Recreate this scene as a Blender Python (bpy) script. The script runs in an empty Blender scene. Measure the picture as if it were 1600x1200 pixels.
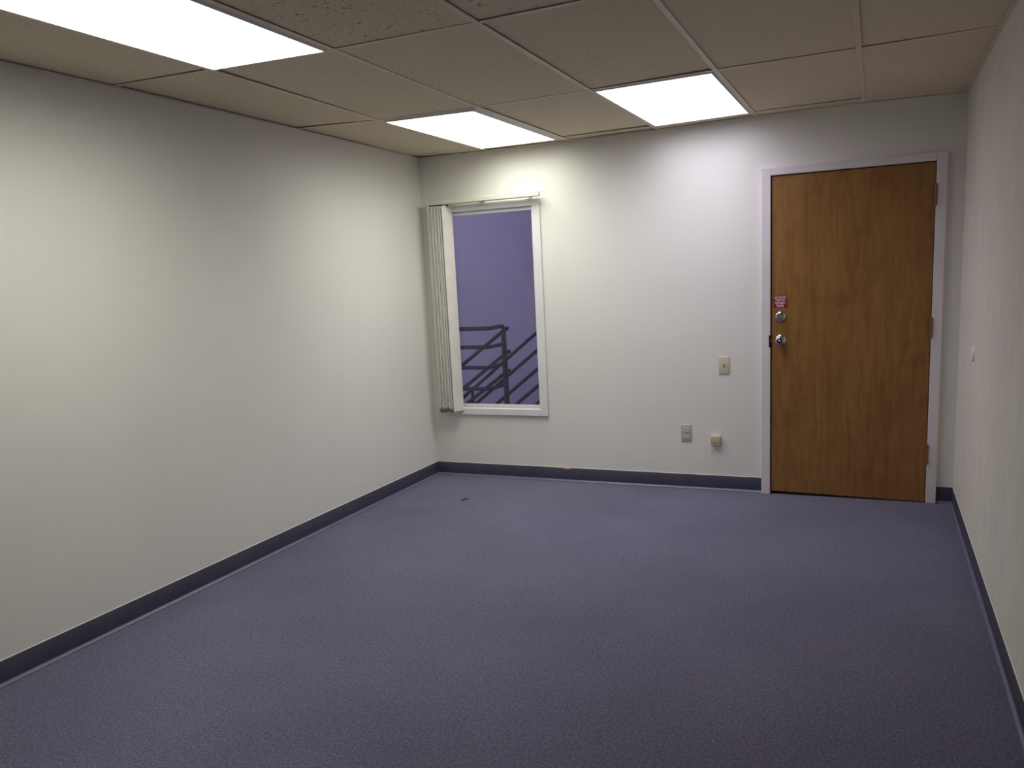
import bpy, bmesh, math, random
from mathutils import Vector, Matrix
random.seed(7)
SC = bpy.context.scene
COL = SC.collection

# ---------------------------------------------------------------- camera, sky, exposure
W, H = 3.563, 2.3846           # room width, ceiling height
REAR = -6.9
cam_d = bpy.data.cameras.new('camera')
cam = bpy.data.objects.new('camera', cam_d)
COL.objects.link(cam)
SC.camera = cam
yaw, pitch, roll = 0.4155, -0.1656, -0.0489
fw = Vector((-math.sin(yaw) * math.cos(pitch), math.cos(yaw) * math.cos(pitch), math.sin(pitch)))
r0 = Vector((math.cos(yaw), math.sin(yaw), 0)); u0 = r0.cross(fw)
rt = math.cos(roll) * r0 + math.sin(roll) * u0
up = -math.sin(roll) * r0 + math.cos(roll) * u0
M = Matrix((rt, up, -fw)).transposed().to_4x4()
M.translation = Vector((3.1087, -5.4115, 1.4802))
cam.matrix_world = M
cam_d.sensor_width = 36
cam_d.lens = 1269.25 / 1600 * 36
cam_d.shift_x = -13.0 / 1600
cam_d.shift_y = 46.8 / 1600
cam_d.clip_start = 0.02

wd = bpy.data.worlds.new('dusk_sky'); SC.world = wd; wd.use_nodes = True
bg = wd.node_tree.nodes['Background']
bg.inputs[0].default_value = (0.47, 0.455, 0.62, 1); bg.inputs[1].default_value = 0.98

SC.view_settings.view_transform = 'Standard'
SC.view_settings.look = 'None'
SC.view_settings.gamma = 1
SC.view_settings.use_curve_mapping = False
SC.view_settings.exposure = 0.55
LAMP_WARM = ((0.975, 0.99, 0.90), 6.1)     # aged tubes, yellow green
LAMP_COOL = ((0.965, 0.93, 1.10), 4.1)     # newer cool tubes


# ---------------------------------------------------------------- materials
def nodes(name):
    m = bpy.data.materials.new(name); m.use_nodes = True
    nt = m.node_tree
    return m, nt, nt.nodes['Principled BSDF']


def N(nt, kind, **kw):
    n = nt.nodes.new(kind)
    for k, v in kw.items():
        if k in n.inputs: n.inputs[k].default_value = v
        else: setattr(n, k, v)
    return n


def coords(nt, scale=(1, 1, 1)):
    g = nt.nodes.new('ShaderNodeNewGeometry')
    mp = nt.nodes.new('ShaderNodeMapping'); mp.inputs['Scale'].default_value = scale
    nt.links.new(g.outputs['Position'], mp.inputs['Vector'])
    return mp.outputs[0]


def ramp(nt, fac, stops):
    r = nt.nodes.new('ShaderNodeValToRGB')
    e = r.color_ramp.elements
    while len(e) < len(stops): e.new(0.5)
    for i, (p, c) in enumerate(stops):
        e[i].position = p; e[i].color = (*c, 1) if len(c) == 3 else c
    nt.links.new(fac, r.inputs[0])
    return r.outputs[0]


def mixc(nt, fac, a, b, mode='MIX'):
    m = nt.nodes.new('ShaderNodeMix'); m.data_type = 'RGBA'; m.blend_type = mode
    for s, v in ((0, fac), (6, a), (7, b)):
        if hasattr(v, 'links'): nt.links.new(v, m.inputs[s])
        elif s == 0: m.inputs[0].default_value = v
        else: m.inputs[s].default_value = (*v, 1)
    return m.outputs[2]


def bump(nt, b, h, strength, dist):
    n = nt.nodes.new('ShaderNodeBump'); n.inputs['Strength'].default_value = strength; n.inputs['Distance'].default_value = dist
    nt.links.new(h, n.inputs['Height']); nt.links.new(n.outputs[0], b.inputs['Normal'])


def paint(name, col, rough=0.6, var=0.06, scale=3.0, grain=120.0, bs=0.15, spec=0.3):
    """painted or plastic surface: faint tonal patches and a fine roller texture"""
    m, nt, b = nodes(name)
    c = coords(nt)
    n = N(nt, 'ShaderNodeTexNoise', Scale=scale, Detail=4.0); nt.links.new(c, n.inputs['Vector'])
    lo = tuple(x * (1 - var) for x in col); hi = tuple(min(1, x * (1 + var)) for x in col)
    nt.links.new(ramp(nt, n.outputs[0], [(0.3, lo), (0.7, hi)]), b.inputs['Base Color'])
    g = N(nt, 'ShaderNodeTexNoise', Scale=grain, Detail=3.0); nt.links.new(c, g.inputs['Vector'])
    bump(nt, b, g.outputs[0], bs, 0.002)
    b.inputs['Roughness'].default_value = rough
    b.inputs['Specular IOR Level'].default_value = spec
    return m


MAT = {}
MAT['wall'] = paint('cream_wall_paint', (0.79, 0.77, 0.715), 0.62, 0.02, 1.6, 90, 0.10)
MAT['trim'] = paint('white_gloss_trim', (0.78, 0.76, 0.76), 0.35, 0.03, 6, 60, 0.05, 0.5)
MAT['frame'] = paint('white_door_frame_paint', (0.74, 0.69, 0.70), 0.4, 0.04, 5, 60, 0.05, 0.5)
MAT['vinyl'] = paint('blue_grey_vinyl_base', (0.048, 0.046, 0.080), 0.42, 0.12, 9, 50, 0.06, 0.5)
MAT['toe'] = paint('highlight_tinted_vinyl_toe', (0.15, 0.148, 0.22), 0.4, 0.12, 9, 50, 0.06, 0.5)  # paler than the base: the toe's highlight is put into the colour
MAT['tee'] = paint('beige_tee_enamel', (0.72, 0.635, 0.48), 0.5, 0.05, 5, 60, 0.05)
MAT['housing'] = paint('white_lamp_housing', (0.72, 0.70, 0.68), 0.45, 0.03, 6, 60, 0.05)
MAT['slab'] = paint('dark_plenum_deck', (0.03, 0.028, 0.026), 0.9, 0.2, 3)
MAT['almond'] = paint('almond_plastic', (0.62, 0.55, 0.42), 0.4, 0.04, 20, 200, 0.03, 0.5)
MAT['jack'] = paint('yellowed_plastic', (0.58, 0.50, 0.34), 0.4, 0.04, 20, 200, 0.03, 0.5)
MAT['almond_light'] = paint('pale_almond_plastic', (0.70, 0.65, 0.54), 0.35, 0.03, 20, 200, 0.03, 0.5)
MAT['plate'] = paint('grey_beige_cover_plate', (0.50, 0.46, 0.39), 0.4, 0.10, 60, 300, 0.05, 0.5)
MAT['dark'] = paint('dark_slot', (0.012, 0.011, 0.012), 0.7, 0.1, 20)
MAT['bronze'] = paint('brown_lacquered_brass', (0.22, 0.115, 0.048), 0.38, 0.15, 60, 200, 0.05, 0.6)
MAT['vane'] = paint('ivory_vinyl_vane', (0.79, 0.76, 0.69), 0.45, 0.04, 12, 150, 0.08, 0.4)
MAT['hem'] = paint('shadow_toned_vane_hem', (0.30, 0.27, 0.22), 0.6, 0.3, 30, 150, 0.1)  # dark tone paints in the shadow between the vane bottoms
MAT['headrail'] = paint('cream_headrail', (0.66, 0.64, 0.55), 0.35, 0.03, 8, 80, 0.04, 0.5)
MAT['bumper'] = paint('white_rubber', (0.80, 0.77, 0.78), 0.4, 0.02, 20, 100, 0.04)
MAT['red'] = paint('red_sticker_vinyl', (0.23, 0.008, 0.016), 0.4, 0.1, 40, 200, 0.02, 0.4)
MAT['print'] = paint('white_print', (0.80, 0.72, 0.76), 0.5, 0.02, 40, 200, 0.02)
MAT['scrap'] = paint('black_fibre', (0.012, 0.012, 0.02), 0.7, 0.2, 90)
MAT['glue'] = paint('dried_glue', (0.50, 0.37, 0.19), 0.6, 0.25, 30, 120, 0.2)
MAT['caulk'] = paint('white_caulk', (0.78, 0.76, 0.70), 0.5, 0.05, 20)
MAT['rail'] = paint('dark_plum_pipe_paint', (0.026, 0.020, 0.042), 0.5, 0.25, 14, 120, 0.2)
MAT['ext'] = paint('lavender_stucco', (0.355, 0.33, 0.44), 0.85, 0.08, 1.2, 60, 0.3)
MAT['ext_floor'] = paint('grey_concrete', (0.30, 0.29, 0.31), 0.9, 0.12, 4, 60, 0.3)


def right_wall_mat():
    m, nt, b = nodes('mottled_cream_wall_covering')
    c = coords(nt, (1, 1, 0.62)); f = coords(nt)
    n1 = N(nt, 'ShaderNodeTexNoise', Scale=9.0, Detail=7.0, Roughness=0.62); nt.links.new(c, n1.inputs['Vector'])
    n2 = N(nt, 'ShaderNodeTexNoise', Scale=2.2, Detail=3.0); nt.links.new(f, n2.inputs['Vector'])
    a = ramp(nt, n1.outputs[0], [(0.3, (0.715, 0.675, 0.61)), (0.55, (0.755, 0.715, 0.645)), (0.75, (0.815, 0.78, 0.71))])
    s = ramp(nt, n2.outputs[0], [(0.3, (0.94, 0.93, 0.95)), (0.7, (1, 1, 0.97))])
    nt.links.new(mixc(nt, 1.0, a, s, 'MULTIPLY'), b.inputs['Base Color'])
    bump(nt, b, n1.outputs[0], 0.25, 0.004)
    b.inputs['Roughness'].default_value = 0.6; b.inputs['Specular IOR Level'].default_value = 0.3
    return m
MAT['wall_right'] = right_wall_mat()


def carpet_mat():
    m, nt, b = nodes('blue_grey_loop_carpet')
    c = coords(nt)
    fine = N(nt, 'ShaderNodeTexNoise', Scale=150.0, Detail=3.0, Roughness=0.7); nt.links.new(c, fine.inputs['Vector'])
    mid = N(nt, 'ShaderNodeTexNoise', Scale=70.0, Detail=3.0); nt.links.new(c, mid.inputs['Vector'])
    big = N(nt, 'ShaderNodeTexNoise', Scale=1.4, Detail=5.0, Roughness=0.6); nt.links.new(c, big.inputs['Vector'])
    hue = N(nt, 'ShaderNodeTexNoise', Scale=3.0, Detail=2.0); nt.links.new(c, hue.inputs['Vector'])
    a = ramp(nt, fine.outputs[0], [(0.30, (0.068, 0.062, 0.108)), (0.5, (0.138, 0.130, 0.205)), (0.70, (0.25, 0.24, 0.335))])
    md = ramp(nt, mid.outputs[0], [(0.3, (0.80, 0.80, 0.80)), (0.7, (1.18, 1.18, 1.18))])
    a = mixc(nt, 1.0, a, md, 'MULTIPLY')
    bm_ = ramp(nt, big.outputs[0], [(0.3, (0.86, 0.86, 0.88)), (0.7, (1.08, 1.08, 1.06))])
    a = mixc(nt, 1.0, a, bm_, 'MULTIPLY')
    hm = ramp(nt, hue.outputs[0], [(0.4, (0.985, 1.0, 1.01)), (0.65, (1.02, 0.985, 1.0))])
    a = mixc(nt, 1.0, a, hm, 'MULTIPLY')
    # trodden stains near the window corner and in front of the door
    for (sx, sy, rx, ry, amt) in ((0.36, -0.98, 0.22, 0.16, 0.22), (1.62, -0.62, 0.5, 0.25, 0.10), (2.95, -0.45, 0.5, 0.3, 0.10)):
        g = nt.nodes.new('ShaderNodeNewGeometry')
        mp = N(nt, 'ShaderNodeMapping'); mp.vector_type = 'TEXTURE'
        mp.inputs['Location'].default_value = (sx, sy, 0); mp.inputs['Scale'].default_value = (rx, ry, 1)
        nt.links.new(g.outputs['Position'], mp.inputs['Vector'])
        gr = N(nt, 'ShaderNodeTexGradient'); gr.gradient_type = 'SPHERICAL'; nt.links.new(mp.outputs[0], gr.inputs[0])
        mu = N(nt, 'ShaderNodeMath', operation='MULTIPLY'); nt.links.new(gr.outputs['Fac'], mu.inputs[0]); nt.links.new(big.outputs[0], mu.inputs[1])
        m2 = N(nt, 'ShaderNodeMath', operation='MULTIPLY'); nt.links.new(mu.outputs[0], m2.inputs[0]); m2.inputs[1].default_value = amt * 3
        a = mixc(nt, m2.outputs[0], a, (0.055, 0.048, 0.062))
    # pale lint
    v = N(nt, 'ShaderNodeTexVoronoi', Scale=9.0); nt.links.new(c, v.inputs['Vector'])
    lint = ramp(nt, v.outputs['Distance'], [(0.018, (1, 1, 1)), (0.03, (0, 0, 0))])
    a = mixc(nt, lint, a, (0.42, 0.41, 0.44))
    nt.links.new(a, b.inputs['Base Color'])
    add = N(nt, 'ShaderNodeMath', operation='ADD'); nt.links.new(fine.outputs[0], add.inputs[0]); nt.links.new(mid.outputs[0], add.inputs[1])
    bump(nt, b, add.outputs[0], 0.7, 0.006)
    b.inputs['Roughness'].default_value = 0.95; b.inputs['Specular IOR Level'].default_value = 0.08
    b.inputs['Sheen Weight'].default_value = 0.15
    return m
MAT['carpet'] = carpet_mat()


def tile_mat(name, pit):
    m, nt, b = nodes(name)
    c = coords(nt)
    v = N(nt, 'ShaderNodeTexNoise', Scale=62.0, Detail=2.0, Roughness=0.55); nt.links.new(c, v.inputs['Vector'])
    n = N(nt, 'ShaderNodeTexNoise', Scale=130.0, Detail=3.0); nt.links.new(c, n.inputs['Vector'])
    base = ramp(nt, n.outputs[0], [(0.3, (0.67, 0.585, 0.43)), (0.7, (0.76, 0.67, 0.505))])
    pits = ramp(nt, v.outputs[0], [(0.315, (pit, pit * .95, pit * .9)), (0.355, (1, 1, 1))])
    nt.links.new(mixc(nt, 1.0, base, pits, 'MULTIPLY'), b.inputs['Base Color'])
    bump(nt, b, n.outputs[0], 0.5, 0.003)
    b.inputs['Roughness'].default_value = 0.9; b.inputs['Specular IOR Level'].default_value = 0.1
    return m
MAT['tile'] = tile_mat('fine_ceiling_tile', 0.80)
MAT['tile_old'] = tile_mat('fissured_ceiling_tile', 0.34)


def wood_mat():
    m, nt, b = nodes('stained_birch_veneer')
    c = coords(nt, (1, 1, 0.10)); f = coords(nt, (1, 1, 0.6))
    g = N(nt, 'ShaderNodeTexNoise', Scale=38.0, Detail=6.0, Roughness=0.6, Distortion=0.6); nt.links.new(c, g.inputs['Vector'])
    big = N(nt, 'ShaderNodeTexNoise', Scale=5.5, Detail=4.0, Roughness=0.55, Distortion=1.2); nt.links.new(f, big.inputs['Vector'])
    a = ramp(nt, g.outputs[0], [(0.25, (0.205, 0.096, 0.026)), (0.5, (0.275, 0.135, 0.040)), (0.75, (0.33, 0.168, 0.054))])
    s = ramp(nt, big.outputs[0], [(0.30, (0.86, 0.82, 0.78)), (0.52, (1, 1, 1)), (0.72, (1.08, 1.07, 1.05))])
    nt.links.new(mixc(nt, 1.0, a, s, 'MULTIPLY'), b.inputs['Base Color'])
    bump(nt, b, g.outputs[0], 0.06, 0.001)
    b.inputs['Roughness'].default_value = 0.38; b.inputs['Specular IOR Level'].default_value = 0.4
    return m
MAT['wood'] = wood_mat()


def chrome_mat():
    m, nt, b = nodes('worn_chrome')
    n = N(nt, 'ShaderNodeTexNoise', Scale=60.0); nt.links.new(coords(nt), n.inputs['Vector'])
    nt.links.new(ramp(nt, n.outputs[0], [(0.3, (0.08, 0.08, 0.08)), (0.7, (0.16, 0.16, 0.16))]), b.inputs['Roughness'])
    b.inputs['Base Color'].default_value = (0.66, 0.66, 0.70, 1); b.inputs['Metallic'].default_value = 1
    return m
MAT['chrome'] = chrome_mat()


def lens_mat(name, colour, strength):
    m, nt, b = nodes(name)
    b.inputs['Base Color'].default_value = (0.8, 0.8, 0.8, 1)
    b.inputs['Emission Color'].default_value = (*colour, 1)
    b.inputs['Emission Strength'].default_value = strength
    # prismatic acrylic throws most of its light downward and less at grazing angles
    g = nt.nodes.new('ShaderNodeNewGeometry')
    d = N(nt, 'ShaderNodeVectorMath', operation='DOT_PRODUCT'); nt.links.new(g.outputs['True Normal'], d.inputs[0]); nt.links.new(g.outputs['Incoming'], d.inputs[1])
    k = N(nt, 'ShaderNodeMapRange'); nt.links.new(d.outputs['Value'], k.inputs['Value'])
    k.inputs['To Min'].default_value = 0.14 * strength; k.inputs['To Max'].default_value = 1.34 * strength
    nt.links.new(k.outputs[0], b.inputs['Emission Strength'])
    v = N(nt, 'ShaderNodeTexVoronoi', Scale=160.0); nt.links.new(coords(nt), v.inputs['Vector'])
    bump(nt, b, v.outputs['Distance'], 0.3, 0.002)
    return m
MAT['lens_warm'] = lens_mat('lit_prismatic_lens_warm', *LAMP_WARM)
MAT['lens_cool'] = lens_mat('lit_prismatic_lens_cool', *LAMP_COOL)


def glass_mat():
    m, nt, b = nodes('window_glass')
    nt.nodes.remove(b)
    t = N(nt, 'ShaderNodeBsdfTransparent'); t.inputs[0].default_value = (0.93, 0.92, 0.96, 1)
    g = N(nt, 'ShaderNodeBsdfGlossy'); g.inputs['Roughness'].default_value = 0.02
    f = N(nt, 'ShaderNodeFresnel', IOR=1.45)
    n = N(nt, 'ShaderNodeTexNoise', Scale=2.0); nt.links.new(coords(nt), n.inputs['Vector'])
    bp = N(nt, 'ShaderNodeBump'); bp.inputs['Strength'].default_value = 0.02; nt.links.new(n.outputs[0], bp.inputs['Height'])
    nt.links.new(bp.outputs[0], g.inputs['Normal'])
    mx = N(nt, 'ShaderNodeMixShader')
    nt.links.new(f.outputs[0], mx.inputs[0]); nt.links.new(t.outputs[0], mx.inputs[1]); nt.links.new(g.outputs[0], mx.inputs[2])
    nt.links.new(mx.outputs[0], nt.nodes['Material Output'].inputs[0])
    return m
MAT['glass'] = glass_mat()


# ---------------------------------------------------------------- mesh helpers
class MB:
    """collects shapes into one bmesh"""
    def __init__(self): self.b = bmesh.new()

    def box(self, a, c, bev=0.0, seg=2):
        a, c = Vector(a), Vector(c)
        lo = Vector(map(min, a, c)); hi = Vector(map(max, a, c))
        v = [self.b.verts.new((x, y, z)) for x in (lo.x, hi.x) for y in (lo.y, hi.y) for z in (lo.z, hi.z)]
        fs = [self.b.faces.new([v[i] for i in q]) for q in ((0, 1, 3, 2), (4, 6, 7, 5), (0, 4, 5, 1), (2, 3, 7, 6), (0, 2, 6, 4), (1, 5, 7, 3))]
        if bev:
            es = list({e for f in fs for e in f.edges})
            bmesh.ops.bevel(self.b, geom=es, offset=bev, segments=seg, profile=0.5, affect='EDGES', clamp_overlap=True)
        return self

    def hexa(self, pts):
        v = [self.b.verts.new(p) for p in pts]      # 4 bottom (loop) then 4 top (same order)
        for q in ((3, 2, 1, 0), (4, 5, 6, 7), (0, 1, 5, 4), (1, 2, 6, 5), (2, 3, 7, 6), (3, 0, 4, 7)):
            self.b.faces.new([v[i] for i in q])
        return self

    def tube(self, pts, r, n=12, cap=True):
        pts = [Vector(p) for p in pts]; rings = []
        prev = None
        for i, p in enumerate(pts):
            d = (pts[min(i + 1, len(pts) - 1)] - pts[max(i - 1, 0)]).normalized()
            if prev is None:
                ref = Vector((0, 0, 1)) if abs(d.z) < 0.9 else Vector((1, 0, 0))
                a = d.cross(ref).normalized()
            else:
                a = (prev - d * prev.dot(d)).normalized()
            prev = a; c = d.cross(a)
            rr = r[i] if isinstance(r, (list, tuple)) else r
            rings.append([self.b.verts.new(p + rr * (math.cos(2 * math.pi * k / n) * a + math.sin(2 * math.pi * k / n) * c)) for k in range(n)])
        for A, B in zip(rings, rings[1:]):
            for k in range(n): self.b.faces.new((A[k], A[(k + 1) % n], B[(k + 1) % n], B[k]))
        if cap:
            self.b.faces.new(rings[0][::-1]); self.b.faces.new(rings[-1])
        return self

    def lathe(self, origin, axis, prof, n=28):
        """prof: (distance along axis, radius)"""
        o = Vector(origin); ax = Vector(axis).normalized()
        a = ax.cross(Vector((0, 0, 1)) if abs(ax.z) < 0.9 else Vector((1, 0, 0))).normalized(); c = ax.cross(a)
        rings = []
        for t, r in prof:
            rings.append([self.b.verts.new(o + ax * t + max(r, 1e-5) * (math.cos(2 * math.pi * k / n) * a + math.sin(2 * math.pi * k / n) * c)) for k in range(n)])
        for A, B in zip(rings, rings[1:]):
            for k in range(n): self.b.faces.new((A[k], A[(k + 1) % n], B[(k + 1) % n], B[k]))
        self.b.faces.new(rings[0][::-1]); self.b.faces.new(rings[-1])
        return self

    def extrude_profile(self, prof, a, c, out):
        """prof: (distance out of wall, z) open outline closed on the wall; swept from a to c"""
        a, c, out = Vector(a), Vector(c), Vector(out)
        A = [self.b.verts.new(a + out * d + Vector((0, 0, z))) for d, z in prof]
        B = [self.b.verts.new(c + out * d + Vector((0, 0, z))) for d, z in prof]
        n = len(prof)
        for k in range(n): self.b.faces.new((A[k], A[(k + 1) % n], B[(k + 1) % n], B[k]))
        self.b.faces.new(A[::-1]); self.b.faces.new(B)
        return self

    def build(self, name, mat, parent=None, smooth=False, origin=None, label=None, kind=None):
        bmesh.ops.recalc_face_normals(self.b, faces=self.b.faces)
        me = bpy.data.meshes.new(name)
        base = Vector(origin) if origin else Vector((0, 0, 0))
        pm = Vector((0, 0, 0))
        if parent is not None:
            q = parent
            while q: pm += q.location; q = q.parent
        for v in self.b.verts: v.co -= base if parent is None or origin else pm
        self.b.to_mesh(me); self.b.free()
        me.materials.append(mat)
        if smooth:
            for p in me.polygons: p.use_smooth = True
            try: me.set_sharp_from_angle(angle=math.radians(38))
            except Exception: pass
        o = bpy.data.objects.new(name, me); COL.objects.link(o)
        if parent is not None:
            o.parent = parent
            if origin: o.location = base - pm
        else: o.location = base
        if label: o['label'] = label
        if kind: o['kind'] = kind
        return o


def thing(name, loc, label=None, cat=None, group=None, kind=None):
    o = bpy.data.objects.new(name, None); COL.objects.link(o); o.location = loc; o.empty_display_size = 0.1
    if label: o['label'] = label
    if cat: o['category'] = cat
    if group: o['group'] = group
    if kind: o['kind'] = kind
    return o


def tag(o, label, cat, group=None):
    o['label'] = label; o['category'] = cat
    if group: o['group'] = group
    return o


# ---------------------------------------------------------------- room shell
TOP = H + 0.22
WT = 0.14
WIN = (0.170, 0.896, 0.525, 1.981)        # window opening in the back wall: x0 x1 z0 z1
DOR = (2.498, 3.4145, 2.0285)             # door frame inner edges and head

MB().box((-0.14, REAR - 0.14, -0.10), (W + 0.14, WT, 0.0)).build('floor', MAT['carpet'], kind='structure')
b = MB()
b.box((-0.14, 0, 0), (WIN[0], WT, TOP)).box((WIN[0], 0, 0), (WIN[1], WT, WIN[2])).box((WIN[0], 0, WIN[3]), (WIN[1], WT, TOP))
b.box((WIN[1], 0, 0), (DOR[0] - 0.02, WT, TOP)).box((DOR[0] - 0.02, 0, DOR[2] + 0.02), (DOR[1] + 0.02, WT, TOP))
b.box((DOR[1] + 0.02, 0, 0), (W + 0.14, WT, TOP)).box((DOR[0] - 0.02, 0.075, 0), (DOR[1] + 0.02, WT, DOR[2] + 0.02))
wall_back = b.build('wall_back', MAT['wall'], kind='structure')
MB().box((-0.14, REAR, 0), (0, 0, TOP)).build('wall_left', MAT['wall'], kind='structure')
MB().box((W, REAR, 0), (W + 0.14, 0, TOP)).build('wall_right', MAT['wall_right'], kind='structure')
MB().box((-0.14, REAR - 0.14, 0), (W + 0.14, REAR, TOP)).build('wall_rear', MAT['wall'], kind='structure')
# dried glue where the vinyl base has pulled away
g = MB()
for (x0, x1, z0, z1) in ((0.895, 0.985, 0.100, 0.104), (0.975, 1.055, 0.0965, 0.1035), (1.04, 1.10, 0.090, 0.102)):
    g.box((x0, -0.0052, z0), (x1, 0.0, z1), 0.0012)
g.build('glue_residue', MAT['glue'], wall_back, label='dried yellow glue along the top of the blue vinyl base')

# cove base
PROF = [(0, 0.1018), (0.0030, 0.1018), (0.0040, 0.1005), (0.0042, 0.024), (0.0050, 0.016), (0.0050, 0.0)]
PROF = PROF + [(0, 0.0)]
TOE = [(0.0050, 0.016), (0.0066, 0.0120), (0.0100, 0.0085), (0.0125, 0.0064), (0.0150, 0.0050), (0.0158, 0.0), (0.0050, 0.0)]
CAULK = [(0, 0.1018), (0.0026, 0.1018), (0.0018, 0.1042), (0, 0.1046)]
def cove(name, a, c, out, seams=()):
    pts = [0.0] + list(seams) + [1.0]
    A, C_ = Vector(a), Vector(c)
    o = MB()
    for s, e in zip(pts, pts[1:]):
        d = 0.0006 if e < 1 else 0
        o.extrude_profile(PROF, A.lerp(C_, s), A.lerp(C_, e) - (C_ - A).normalized() * d, out)
    o = o.build(name, MAT['vinyl'], kind='structure', smooth=True)
    MB().extrude_profile(TOE, a, c, out).build('base_toe', MAT['toe'], o, smooth=True, label='toe of the vinyl base, painted paler as its highlight')
    MB().extrude_profile(CAULK, a, c, out).build('caulk_bead', MAT['caulk'], o)
    return o
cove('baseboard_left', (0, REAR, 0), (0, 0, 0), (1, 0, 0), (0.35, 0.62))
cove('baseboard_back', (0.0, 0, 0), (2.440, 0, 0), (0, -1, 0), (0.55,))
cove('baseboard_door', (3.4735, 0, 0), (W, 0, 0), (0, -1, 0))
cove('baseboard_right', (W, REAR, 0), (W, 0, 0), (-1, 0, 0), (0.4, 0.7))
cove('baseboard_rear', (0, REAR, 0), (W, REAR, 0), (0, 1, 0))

# ---------------------------------------------------------------- ceiling: deck, tees, lay-in tiles
G = [0.572 + 0.6116 * i for i in range(5)]
XN = [0.0] + G + [W]
c0 = -1.3983; STEP = 1.2478
YN = [0.0, -0.1505, c0, c0 - STEP, c0 - 2 * STEP, c0 - 3 * STEP, c0 - 4 * STEP, REAR]
SAG = {0: [-.002, -.006, -.003, -.001, .010, .009, 0], 2: [.008, -.010, -.0175, -.013, -.004, 0, .008],
       3: [.013, .002, -.010, -.010, -.003, 0, .004]}
SAG[1] = [0.85 * a + 0.15 * c for a, c in zip(SAG[0], SAG[2])]
for k in (4, 5, 6, 7): SAG[k] = [.006, 0, -.006, -.006, 0, 0, .004]
def zc(i, j): return H + SAG[j][i]
def zat(x, y):
    i = max(k for k in range(len(XN) - 1) if XN[k] <= x + 1e-6); j = max(k for k in range(len(YN) - 1) if YN[k] >= y - 1e-6)
    u = (x - XN[i]) / (XN[i + 1] - XN[i]); v = (y - YN[j]) / (YN[j + 1] - YN[j])
    return (zc(i, j) * (1 - u) + zc(i + 1, j) * u) * (1 - v) + (zc(i, j + 1) * (1 - u) + zc(i + 1, j + 1) * u) * v

ceiling = MB().box((-0.14, REAR - 0.14, TOP), (W + 0.14, WT, TOP + 0.1)).build('ceiling', MAT['slab'], kind='structure')
LAMPS = {(1, 1): 'A', (3, 1): 'B', (1, 3): 'C'}       # (column, row) of the lit troffers
HW = 0.012
def strip(b, p, q, half, side, z0, z1):
    """flat bar from p to q (2D), half width along 'side', following the sagging grid"""
    P, Q, S = Vector(p), Vector(q), Vector(side) * half
    cs = [P - S, Q - S, Q + S, P + S]
    cl = lambda v: (min(max(v.x, 0), W), min(max(v.y, REAR), 0))
    zz = [zat(*cl(P)), zat(*cl(Q)), zat(*cl(Q)), zat(*cl(P))]
    b.hexa([(c.x, c.y, z + z0) for c, z in zip(cs, zz)] + [(c.x, c.y, z + z1) for c, z in zip(cs, zz)])
for i in range(1, 6):                                  # main runners
    b = MB()
    for j in range(len(YN) - 1):
        strip(b, (XN[i], YN[j]), (XN[i], YN[j + 1]), HW, (1, 0), 0.0, 0.002)
        strip(b, (XN[i], YN[j]), (XN[i], YN[j + 1]), 0.0015, (1, 0), 0.002, 0.038)
    b.build('main_tee', MAT['tee'], ceiling)
for j in range(1, len(YN) - 1):                        # cross tees between runners
    for i in range(len(XN) - 1):
        x0 = XN[i] + (HW if i else 0); x1 = XN[i + 1] - (HW if i < 5 else 0)
        b = MB()
        strip(b, (x0, YN[j]), (x1, YN[j]), HW, (0, 1), 0.0006, 0.0026)
        strip(b, (x0, YN[j]), (x1, YN[j]), 0.0015, (0, 1), 0.0026, 0.030)
        b.build('cross_tee', MAT['tee'], ceiling)
def angle_run(pts, side):
    b = MB()
    for p, q in zip(pts, pts[1:]):
        strip(b, p, q, 0.011, side, -0.0012, 0.0008)
    b.build('wall_angle', MAT['tee'], ceiling)
angle_run([(0.011, y) for y in YN], (1, 0)); angle_run([(W - 0.011, y) for y in YN], (1, 0))
angle_run([(x, -0.011) for x in XN], (0, 1)); angle_run([(x, REAR + 0.011) for x in XN], (0, 1))
for i in range(len(XN) - 1):
    for j in range(len(YN) - 1):
        if (i, j) in LAMPS: continue
        jit = lambda: random.uniform(-0.0016, 0.0016)
        e0 = 0.0085 if i else 0.012; e1 = 0.0085 if i < 5 else 0.012
        xa, xb = XN[i] + e0 + 0.002 + jit(), XN[i + 1] - e1 - 0.002 + jit()
        ya, yb = YN[j] - 0.0125 + jit(), YN[j + 1] + 0.0125 + jit()
        cs = [(xa, ya), (xb, ya), (xb, yb), (xa, yb)]
        zz = [zat(x, y) + 0.0027 + random.choice((0, 0, 0.002, 0.004, 0.007)) for x, y in cs]
        MB().hexa([(x, y, z) for (x, y), z in zip(cs, zz)] + [(x, y, z + 0.016) for (x, y), z in zip(cs, zz)]).build('ceiling_tile', MAT['tile_old' if j >= 3 and i else 'tile'], ceiling)

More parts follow.
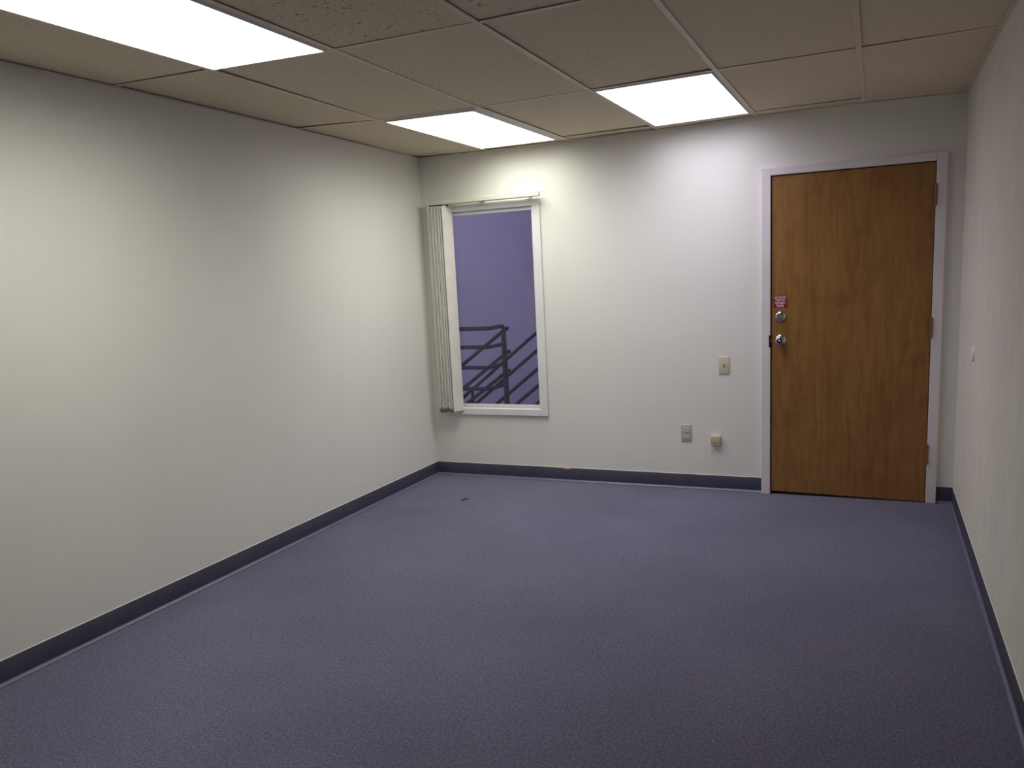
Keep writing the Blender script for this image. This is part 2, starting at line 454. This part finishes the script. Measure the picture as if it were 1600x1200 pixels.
# ---------------------------------------------------------------- recessed fluorescent lights
def troffer(key, i, j, label, lensm, drop, ins):
    x0, x1, y1, y0 = XN[i] + 0.0135, XN[i + 1] - 0.0135, YN[j] - 0.0135, YN[j + 1] + 0.0135
    z = lambda x, y: zat(x, y) + 0.001
    t = thing('ceiling_light', ((x0 + x1) / 2, (y0 + y1) / 2, H + 0.12), label, 'ceiling light', 'fluorescent troffers in the ceiling grid')
    zb = min(z(x0, y0), z(x1, y0), z(x0, y1), z(x1, y1))
    b = MB(); zh = H + 0.115                           # open-bottomed housing
    b.box((x0, y0, zb + 0.018), (x0 + 0.004, y1, zh)).box((x1 - 0.004, y0, zb + 0.018), (x1, y1, zh))
    b.box((x0 + 0.004, y0, zb + 0.018), (x1 - 0.004, y0 + 0.004, zh)).box((x0 + 0.004, y1 - 0.004, zb + 0.018), (x1 - 0.004, y1, zh))
    b.box((x0, y0, zh), (x1, y1, zh + 0.004))
    b.build('housing', MAT['housing'], t)
    lx0, lx1, ly0, ly1 = x0 + ins[0], x1 - ins[1], y0 + ins[2], y1 - ins[3]
    cs = [(x0, y0), (x1, y0), (x1, y1), (x0, y1)]; li = [(lx0, ly0), (lx1, ly0), (lx1, ly1), (lx0, ly1)]
    b = MB()                                           # hinged lens frame, four mitred sides
    for k in range(4):
        a, c, d, e = cs[k], cs[(k + 1) % 4], li[(k + 1) % 4], li[k]
        b.hexa([(a[0], a[1], z(*a) + 0.001), (c[0], c[1], z(*c) + 0.001), (d[0], d[1], z(*d) - drop), (e[0], e[1], z(*e) - drop)] +
               [(a[0], a[1], z(*a) + 0.016), (c[0], c[1], z(*c) + 0.016), (d[0], d[1], z(*d) + 0.016), (e[0], e[1], z(*e) + 0.016)])
    b.build('lens_frame', MAT['housing'], t)
    g = 0.0008
    li = [(lx0 + g, ly0 + g), (lx1 - g, ly0 + g), (lx1 - g, ly1 - g), (lx0 + g, ly1 - g)]
    MB().hexa([(x, y, z(x, y) - drop + 0.0012) for x, y in li] + [(x, y, z(x, y) - drop + 0.0045) for x, y in li]).build('diffuser', lensm, t)
    b = MB()
    for k in (0.28, 0.72):
        xx = x0 + (x1 - x0) * k
        b.tube([(xx, y0 + 0.03, H + 0.075), (xx, y1 - 0.03, H + 0.075)], 0.0127, 10)
    b.build('fluorescent_tube', MAT['bumper'], t)
    return t
troffer('A', 1, 1, 'white lit ceiling light panel beside the left wall, above the window', MAT['lens_warm'], 0.012, (0.020, 0.028, 0.008, 0.010))
troffer('B', 3, 1, 'white lit ceiling light panel nearest the wooden door', MAT['lens_cool'], 0.006, (0.010, 0.010, 0.010, 0.010))
troffer('C', 1, 3, 'largest lit ceiling light panel, cut off by the top left of the picture', MAT['lens_warm'], 0.008, (0.020, 0.016, 0.012, 0.012))

# ---------------------------------------------------------------- window
win = thing('window_1', (0.533, 0, 0.48), kind='structure')
ox0, ox1, oz0, oz1 = 0.116, 0.9485, 0.4785, 2.0235
ix0, ix1, iz0, iz1 = 0.176, 0.8895, 0.533, 1.9745
MB().box((ox0, -0.018, iz0), (ix0, 0, iz1), 0.003).build('side_casing', MAT['trim'], win)
MB().box((ix1, -0.018, iz0), (ox1, 0, iz1), 0.003).build('side_casing', MAT['trim'], win)
MB().box((ox0, -0.018, iz1), (ox1, 0, oz1), 0.003).build('head_casing', MAT['trim'], win)
MB().box((ox0, -0.018, oz0), (ox1, 0, iz0), 0.007, 3).build('bottom_casing', MAT['trim'], win)
x0, x1, z0, z1 = WIN
b = MB()
for bx in (((x0, 0.0, z0), (x0 + 0.006, WT, z1)), ((x1 - 0.006, 0.0, z0), (x1, WT, z1)), ((x0 + 0.006, 0.0, z1 - 0.006), (x1 - 0.006, WT, z1))):
    b.box(*bx)
b.build('jamb_liner', MAT['trim'], win)
MB().box((x0 + 0.006, 0.0, z0), (x1 - 0.006, WT, z0 + 0.010), 0.002).build('sill', MAT['trim'], win)
sx0, sx1, sz0, sz1 = x0 + 0.007, x1 - 0.007, z0 + 0.0105, z1 - 0.007
sash = MB()
F = 0.020; FR = 0.012; Y0, Y1 = 0.004, 0.036
sash.box((sx0, Y0, sz0), (sx0 + F, Y1, sz1), 0.002).box((sx1 - FR, Y0, sz0), (sx1, Y1, sz1), 0.002)
sash.box((sx0 + F, Y0, sz0), (sx1 - FR, Y1, 0.5595), 0.003).box((sx0 + F, Y0, 1.9485), (sx1 - FR, Y1, sz1), 0.002)
sash.build('sash_frame', MAT['trim'], win)
MB().box((sx0 + F - 0.004, 0.014, 0.5555), (sx1 - FR + 0.004, 0.018, 1.9525)).build('pane', MAT['glass'], win)

# ---------------------------------------------------------------- vertical blind, drawn open to the left
bl = thing('vertical_blind', (0.52, -0.0675, 2.03), 'cream vertical blind drawn open to the left of the window, under its headrail', 'blind')
hr = MB().box((0.077, -0.090, 2.0300), (0.970, -0.047, 2.0625), 0.003).build('headrail', MAT['headrail'], bl)
MB().box((0.970, -0.0885, 2.0312), (0.9735, -0.0485, 2.0613), 0.001).build('end_cap', MAT['trim'], hr)
MB().box((0.10, -0.076, 2.0290), (0.95, -0.061, 2.0302)).build('track_slot', MAT['dark'], hr)
for xx in (0.16, 0.52, 0.88):
    MB().box((xx - 0.012, -0.047, 2.040), (xx + 0.012, 0.0, 2.0565), 0.0015).build('bracket', MAT['headrail'], bl)
NV = 10
for k in range(NV):
    fx = (0.105, 0.115, 0.1305, 0.139, 0.156, 0.1645, 0.181, 0.190, 0.2065, 0.2245)[k]
    dx = (0.0, -0.002, -0.006, 0.004, -0.004, 0.006, -0.002, 0.004, -0.003, 0.0405)[k]
    zb = 0.513 + (random.uniform(-0.012, 0.004) if k < NV - 1 else 0.002); zt = 2.0205
    n = 6; pts = []
    for q in range(n + 1):                             # gently bowed cross-section
        s = q / n; bow = 0.0035 * math.sin(math.pi * s)
        pts.append((fx + dx * s + bow, -0.1005 + 0.080 * s))
    th = 0.0012
    def slab(b, za, zc_, t, q0=0, q1=n):
        for q in range(q0, q1):
            (ax, ay), (cx, cy) = pts[q], pts[q + 1]
            b.hexa([(ax - t, ay, za), (cx - t, cy, za), (cx + t, cy, za), (ax + t, ay, za), (ax - t, ay, zc_), (cx - t, cy, zc_), (cx + t, cy, zc_), (ax + t, ay, zc_)])
    b = MB(); slab(b, zb, zt, th)
    bmesh.ops.remove_doubles(b.b, verts=b.b.verts, dist=1e-6)
    vane = b.build('vane', MAT['vane'], bl)
    if k < NV - 1:
        b = MB(); slab(b, zb + 0.002, zb + 0.030, 0.0022, 0, 2)
        b.build('weight_hem', MAT['hem'], vane, label='hem with the bottom weight, coloured dark as the shadow between vanes')
    mx, my = pts[n // 2]
    MB().box((mx - 0.004, my - 0.006, 2.014), (mx + 0.004, my + 0.006, 2.0302), 0.001).build('carrier_clip', MAT['dark'], vane, label='dark carrier clip')

# ---------------------------------------------------------------- door
FY = -0.026
door = thing('door_1', ((DOR[0] + DOR[1]) / 2, 0, 0), kind='structure')
fx0, fx1, fz1 = 2.4425, 3.4705, 2.0755
def jamb(name, a, c): return MB().box(a, c, 0.0025).build(name, MAT['frame'], door)
b = MB().box((fx0, FY, 0), (DOR[0], 0.0, fz1), 0.003).box((DOR[0] - 0.018, 0.0, 0), (DOR[0], 0.075, DOR[2] + 0.018)); b.build('side_jamb', MAT['frame'], door)
b = MB().box((DOR[1], FY, 0), (fx1, 0.0, fz1), 0.003).box((DOR[1], 0.0, 0), (DOR[1] + 0.018, 0.075, DOR[2] + 0.018)); b.build('side_jamb', MAT['frame'], door)
b = MB().box((DOR[0], FY, DOR[2]), (DOR[1], 0.0, fz1), 0.003).box((DOR[0], 0.0, DOR[2]), (DOR[1], 0.075, DOR[2] + 0.018)); b.build('head_jamb', MAT['frame'], door)
st = MB().box((DOR[0], 0.036, 0), (DOR[0] + 0.016, 0.074, DOR[2])).box((DOR[1] - 0.016, 0.036, 0), (DOR[1], 0.074, DOR[2])).box((DOR[0] + 0.016, 0.036, DOR[2] - 0.016), (DOR[1] - 0.016, 0.074, DOR[2]))
st.build('door_stop', MAT['bronze'], door)  # coloured dark to paint shade into the gap round the leaf
LX0, LX1, LY0, LY1, LZ1 = 2.5055, 3.4105, -0.014, 0.030, 2.0225
def leaf_bottom(x): return 0.021 - 0.017 * (x - LX0) / (LX1 - LX0)
b = MB()
b.hexa([(LX0, LY0, leaf_bottom(LX0)), (LX1, LY0, leaf_bottom(LX1)), (LX1, LY1, leaf_bottom(LX1)), (LX0, LY1, leaf_bottom(LX0)),
        (LX0, LY0, LZ1), (LX1, LY0, LZ1), (LX1, LY1, LZ1), (LX0, LY1, LZ1)])
bmesh.ops.bevel(b.b, geom=list(b.b.edges), offset=0.0015, segments=2, affect='EDGES')
leaf = b.build('door_leaf', MAT['wood'], door)
MB().box((DOR[0], 0.03, 0.0), (DOR[1], 0.075, 0.003)).build('door_gap_shade', MAT['dark'], door)  # dark strip added to paint the shade in the gap under the door
for zc_ in (1.840, 1.073, 0.307):                      # three butt hinges on the right
    b = MB(); h = 0.0585
    for k in range(5):
        a = zc_ - h + 2 * h * k / 5 + 0.0006; c = zc_ - h + 2 * h * (k + 1) / 5 - 0.0006
        b.tube([(3.4135, FY - 0.004, a), (3.4135, FY - 0.004, c)], 0.0068, 12)
    b.tube([(3.4135, FY - 0.004, zc_ - h - 0.004), (3.4135, FY - 0.004, zc_ + h + 0.004)], 0.0042, 10)
    b.box((3.4110, FY - 0.003, zc_ - h), (3.4160, LY0 + 0.006, zc_ + h))
    b.box((3.4020, LY0 - 0.0020, zc_ - h), (3.4135, LY0 + 0.0005, zc_ + h))
    b.box((3.4135, FY - 0.0016, zc_ - h), (3.4215, FY + 0.0005, zc_ + h))
    b.build('hinge', MAT['bronze'], door, smooth=True)
# lock side
MB().box((2.4885, FY - 0.0012, 0.966), (2.4990, 0.02, 1.044), 0.0008).build('strike_plate', MAT['dark'], door, label='dark strike plate in the frame')
MB().box((2.4990, -0.012, 0.998), (2.5060, 0.008, 1.016), 0.001).build('latch_bolt', MAT['chrome'], leaf)
kn = MB().lathe((2.5590, LY0, 1.0115), (0, -1, 0), [(0, 0.033), (0.003, 0.033), (0.007, 0.029), (0.009, 0.015), (0.026, 0.013), (0.030, 0.018), (0.036, 0.0255), (0.046, 0.0275), (0.055, 0.0255), (0.060, 0.020), (0.0605, 0.0185)]).build('door_knob', MAT['chrome'], leaf, smooth=True, label='round chrome knob with a push button')
MB().lathe((2.5590, LY0 - 0.0606, 1.0115), (0, -1, 0), [(0, 0.0175), (0.0008, 0.0170), (0.0008, 0.0095), (0, 0.0095)]).build('rosette_ring', MAT['dark'], kn)
MB().lathe((2.5590, LY0 - 0.0606, 1.0115), (0, -1, 0), [(0, 0.0090), (0.004, 0.0086), (0.0055, 0.006), (0.006, 0.0)]).build('push_button', MAT['chrome'], kn, smooth=True)
dbt = MB().lathe((2.5585, LY0, 1.1610), (0, -1, 0), [(0, 0.0345), (0.003, 0.0345), (0.008, 0.0325), (0.0125, 0.0290), (0.0155, 0.0240), (0.0165, 0.0200), (0.0160, 0.0185), (0.0120, 0.0175), (0.0108, 0.0)]).build('deadbolt', MAT['chrome'], leaf, smooth=True, label='round chrome deadbolt with a thumb turn')
MB().box((2.5550, LY0 - 0.030, 1.1440), (2.5620, LY0 - 0.0108, 1.1780), 0.002).build('thumb_turn', MAT['chrome'], dbt, smooth=True)
MB().lathe((2.5585, LY0 - 0.0108, 1.1465), (0, -1, 0), [(0, 0.0085), (0.0012, 0.0080), (0.0012, 0.0)]).build('turn_recess', MAT['dark'], dbt)
for (hx, hz) in ((3.0430, 1.9950), (3.1010, 1.9965)):
    MB().lathe((hx, LY0, hz), (0, -1, 0), [(0, 0.0065), (0.002, 0.0063), (0.004, 0.0045), (0.009, 0.0035), (0.010, 0.0)], 14).build('screw', MAT['chrome'], leaf, smooth=True, label='small screw left at the top of the door')
# red sticker
stx0, stx1, stz0, stz1 = 2.5180, 2.5975, 1.2170, 1.2920
sk = MB().box((stx0, LY0 - 0.0009, stz0), (stx1, LY0, stz1)).build('warning_sticker', MAT['red'], leaf, label='red sticker with four lines of white capitals')
def lettering(text, xa, xb, z, h, y, parent):
    cu = bpy.data.curves.new('lettering', 'FONT'); cu.body = text; cu.size = 1.0; cu.align_x = 'LEFT'; cu.offset = 0.02
    o = bpy.data.objects.new('lettering', cu); COL.objects.link(o)
    dg = bpy.context.evaluated_depsgraph_get()
    me = bpy.data.meshes.new_from_object(o.evaluated_get(dg)); bpy.data.objects.remove(o)
    xs = [v.co.x for v in me.vertices]; ys = [v.co.y for v in me.vertices]
    ax, ay = min(xs), min(ys); sx = (xb - xa) / (max(xs) - ax); sy = h / (max(ys) - ay)
    q = parent; pm = Vector((0, 0, 0))
    while q: pm += q.location; q = q.parent
    for v in me.vertices:
        v.co = Vector((xa + (v.co.x - ax) * sx, y, z + (v.co.y - ay) * sy)) - pm
    me.materials.clear(); me.materials.append(MAT['print'])
    t = bpy.data.objects.new('lettering', me); COL.objects.link(t); t.parent = parent
mid = (stx0 + stx1) / 2; sw = stx1 - stx0
for text, w_, row in (('LAST ONE OUT?', 0.92, 0), ('TURN IT OFF', 0.76, 1), ('SAVE ENERGY', 0.82, 2), ('PLEASE', 0.54, 3)):
    lettering(text, mid - 0.001 - sw * w_ / 2, mid - 0.001 + sw * w_ / 2, stz1 - 0.0180 - row * 0.0174, 0.0136, LY0 - 0.00115, sk)

# ---------------------------------------------------------------- wall plates
def rect_plate(b, cx, cz, w, h, d, bev): b.box((cx - w / 2, -d, cz - h / 2), (cx + w / 2, 0, cz + h / 2), bev, 3)
sw_t = thing('light_switch', (2.2025, 0, 0.8495), 'almond toggle light switch plate on the wall left of the door', 'light switch')
b = MB(); rect_plate(b, 2.2025, 0.8495, 0.070, 0.1145, 0.006, 0.0028); b.build('cover_plate', MAT['almond'], sw_t, smooth=True)
MB().box((2.1970, -0.0064, 0.8370), (2.2080, -0.0058, 0.8620)).build('toggle_slot', MAT['bronze'], sw_t)
b = MB().hexa([(2.1993, -0.006, 0.8440), (2.2057, -0.006, 0.8440), (2.2052, -0.017, 0.8535), (2.1998, -0.017, 0.8535), (2.1993, -0.006, 0.8545), (2.2057, -0.006, 0.8545), (2.2052, -0.017, 0.8590), (2.1998, -0.017, 0.8590)])
b.build('toggle', MAT['almond_light'], sw_t)
for z in (0.8195, 0.8795):
    MB().lathe((2.2025, -0.0058, z), (0, -1, 0), [(0, 0.0034), (0.0008, 0.0032), (0.0012, 0.0)], 14).build('screw', MAT['plate'], sw_t)

ol = thing('wall_outlet', (1.9485, 0, 0.3885), 'grey-beige duplex power outlet low on the wall beside the small box', 'outlet')
b = MB(); rect_plate(b, 1.9485, 0.3885, 0.070, 0.1145, 0.006, 0.0026); b.build('cover_plate', MAT['plate'], ol, smooth=True)
for z in (0.4085, 0.3685):
    b = MB()
    b.lathe((1.9485, -0.0058, z), (0, -1, 0), [(0, 0.0172), (0.0018, 0.0168), (0.0022, 0.0160), (0.0022, 0.0)], 26)
    for v in b.b.verts: v.co.z = z + max(-0.0140, min(0.0140, v.co.z - z))
    rec = b.build('receptacle', MAT['almond_light'], ol)
    for sx in (-0.0062, 0.0062):
        MB().box((1.9485 + sx - 0.0016, -0.0084, z + 0.0005), (1.9485 + sx + 0.0016, -0.0078, z + 0.0095)).build('slot', MAT['dark'], rec)
    MB().lathe((1.9485, -0.0078, z - 0.0065), (0, -1, 0), [(0, 0.0026), (0.0006, 0.0026), (0.0006, 0.0)], 12).build('ground_hole', MAT['dark'], rec)
MB().lathe((1.9485, -0.0058, 0.3885), (0, -1, 0), [(0, 0.0036), (0.001, 0.0034), (0.0014, 0.0)], 14).build('screw', MAT['dark'], ol)

jk = thing('phone_jack', (2.1475, 0, 0.3475), 'small boxy almond phone jack mounted low on the wall, right of the power outlet', 'phone jack')
MB().box((2.1165, -0.020, 0.3170), (2.1785, 0, 0.3775), 0.003, 3).build('jack_base', MAT['jack'], jk, smooth=True)
MB().box((2.1150, -0.032, 0.3260), (2.1800, -0.0195, 0.3790), 0.0035, 3).build('jack_cover', MAT['jack'], jk, smooth=True)
MB().box((2.1165, -0.0305, 0.3170), (2.1785, -0.0195, 0.3248), 0.0015).build('lower_lip', MAT['jack'], jk)
MB().box((2.1415, -0.027, 0.3164), (2.1535, -0.010, 0.3172)).build('socket', MAT['dark'], jk)

bp = thing('door_bumper', (W, -0.807, 0.9965), 'round white door bumper on the right wall', 'door bumper')
MB().lathe((W, -0.807, 0.9965), (-1, 0, 0), [(0, 0.0365), (0.004, 0.0360), (0.008, 0.033), (0.011, 0.027), (0.0115, 0.022), (0.009, 0.018), (0.008, 0.0)], 32).build('rubber_disc', MAT['bumper'], bp, smooth=True)
MB().lathe((W - 0.008, -0.807, 0.9965), (-1, 0, 0), [(0, 0.006), (0.0012, 0.0055), (0.0016, 0.0)], 14).build('screw', MAT['chrome'], bp)

sc = MB().tube([(0.541, -0.662, 0.0035), (0.547, -0.648, 0.006), (0.553, -0.640, 0.004), (0.560, -0.622, 0.007), (0.569, -0.606, 0.0035)], [0.0025, 0.0038, 0.0035, 0.0034, 0.002], 8).build('fibre_scrap', MAT['scrap'], smooth=True, origin=(0.553, -0.64, 0.0))
tag(sc, 'black scrap of thread lying on the carpet in front of the window', 'scrap')

# ---------------------------------------------------------------- outside the window
MB().box((-3.6, WT, -0.42), (4.2, 3.4, -0.32)).build('floor_exterior', MAT['ext_floor'], kind='structure')
wx = MB().box((-3.6, 3.2, -0.32), (4.2, 3.4, 3.6)).build('wall_exterior', MAT['ext'], kind='structure')
rib = MB()
d = Vector((0.62, 0, -0.785)); nrm = Vector((0.785, 0, 0.62))
for k in range(76):                                    # fine diagonal ribs cast into the right part of the stucco
    cpt = Vector((-0.95 + k * 0.036, 3.2, 2.0))
    h = 0.0075 * min(1, (k + 1) / 22)
    P, Q, S = cpt - d * 1.25, cpt + d * 1.75, nrm * 0.009
    o_ = Vector((0, -h, 0))
    rib.hexa([P - S, Q - S, Q + S, P + S, P - S * 0.4 + o_, Q - S * 0.4 + o_, Q + S * 0.4 + o_, P + S * 0.4 + o_])
rib.build('stucco_ribs', MAT['ext'], wx, kind='stuff')
MB().box((-3.6, WT, 2.62), (4.2, 1.35, 2.78)).build('trim_1', MAT['ext'], kind='structure')   # eave slab above the walkway

def arc(c, a, b_, n=6):
    """rounded corner at c between unit directions a and b_, radius .05"""
    c, a, b_ = Vector(c), Vector(a), Vector(b_); r = 0.05
    return [c + a * r * (1 - math.sin(t)) + b_ * r * (1 - math.cos(t)) for t in [math.pi / 2 * k / n for k in range(n + 1)]]
PX, PY0, PY1 = -0.122, 1.27, 1.62
PR = 0.0195
gr = thing('landing_guardrail', (PX, PY1, -0.32), 'dark pipe guardrail with four level rails and a corner post, seen through the window', 'railing')
top = 1.042
path = [(PX, PY1, -0.32), (PX, PY1, top - 0.06)] + arc((PX, PY1, top), (0, 0, -1), (0, -1, 0))[1:] + arc((PX, PY0, top), (0, 1, 0), (-1, 0, 0)) + [(-2.6, PY0, top)]
pst = MB().tube(path[:2], PR + 0.001, 14).build('post', MAT['rail'], gr, smooth=True)
MB().tube(path[1:], PR, 14).build('top_rail', MAT['rail'], gr, smooth=True)
for z in (0.872, 0.684, 0.486):
    MB().tube([(PX, PY1, z)] + arc((PX, PY0, z), (0, 1, 0), (-1, 0, 0)) + [(-2.6, PY0, z)], PR * 0.93, 12).build('mid_rail', MAT['rail'], gr, smooth=True)
for x in (-1.35, -2.58):
    MB().tube([(x, PY0, -0.32), (x, PY0, top)], PR, 12).build('post', MAT['rail'], gr, smooth=True)
# flight that comes up to the landing, its rails returned to the post
nf = thing('lower_stair_handrail', (PX, 1.68, -0.32), 'three sloping dark pipe rails ending in stubs behind the guardrail post', 'railing')
for (x, z, dx_, sl) in ((-0.122, 1.014, 2.2, 0.712), (-0.114, 0.792, 2.2, 0.712), (-0.124, 0.609, 2.2, 0.712)):
    MB().tube([(x - dx_, 1.68, z - dx_ * sl), (x - 0.03, 1.68, z - 0.03 * sl), (x, 1.68, z - 0.004), (x + 0.018, 1.68, z)], PR * 0.95, 12).build('sloping_rail', MAT['rail'], nf, smooth=True)
for x in (-0.165, -1.25):
    MB().tube([(x, 1.68, -0.32), (x, 1.68, 0.96 - (-0.165 - x) * 0.712)], PR * 0.85, 12).build('post', MAT['rail'], nf, smooth=True)
ff = thing('upper_stair_railing', (-0.99, 2.6, -0.32), 'five parallel sloping dark pipe rails climbing to the right beyond the window', 'railing')
SL = 0.768
for z in (0.898, 0.712, 0.516, 0.336, 0.156):
    x0_ = -0.192
    a = max(-1.75, x0_ - (z + 0.30) / SL)
    MB().tube([(a, 2.6, z + (a - x0_) * SL), (2.2, 2.6, z + (2.2 - x0_) * SL)], PR * 0.98, 12).build('sloping_rail', MAT['rail'], ff, smooth=True)
for x in (-0.995, 0.75, 2.2):
    MB().tube([(x, 2.6, -0.32), (x, 2.6, 0.898 + (x + 0.192) * SL)], PR * 0.9, 12).build('post', MAT['rail'], ff, smooth=True)
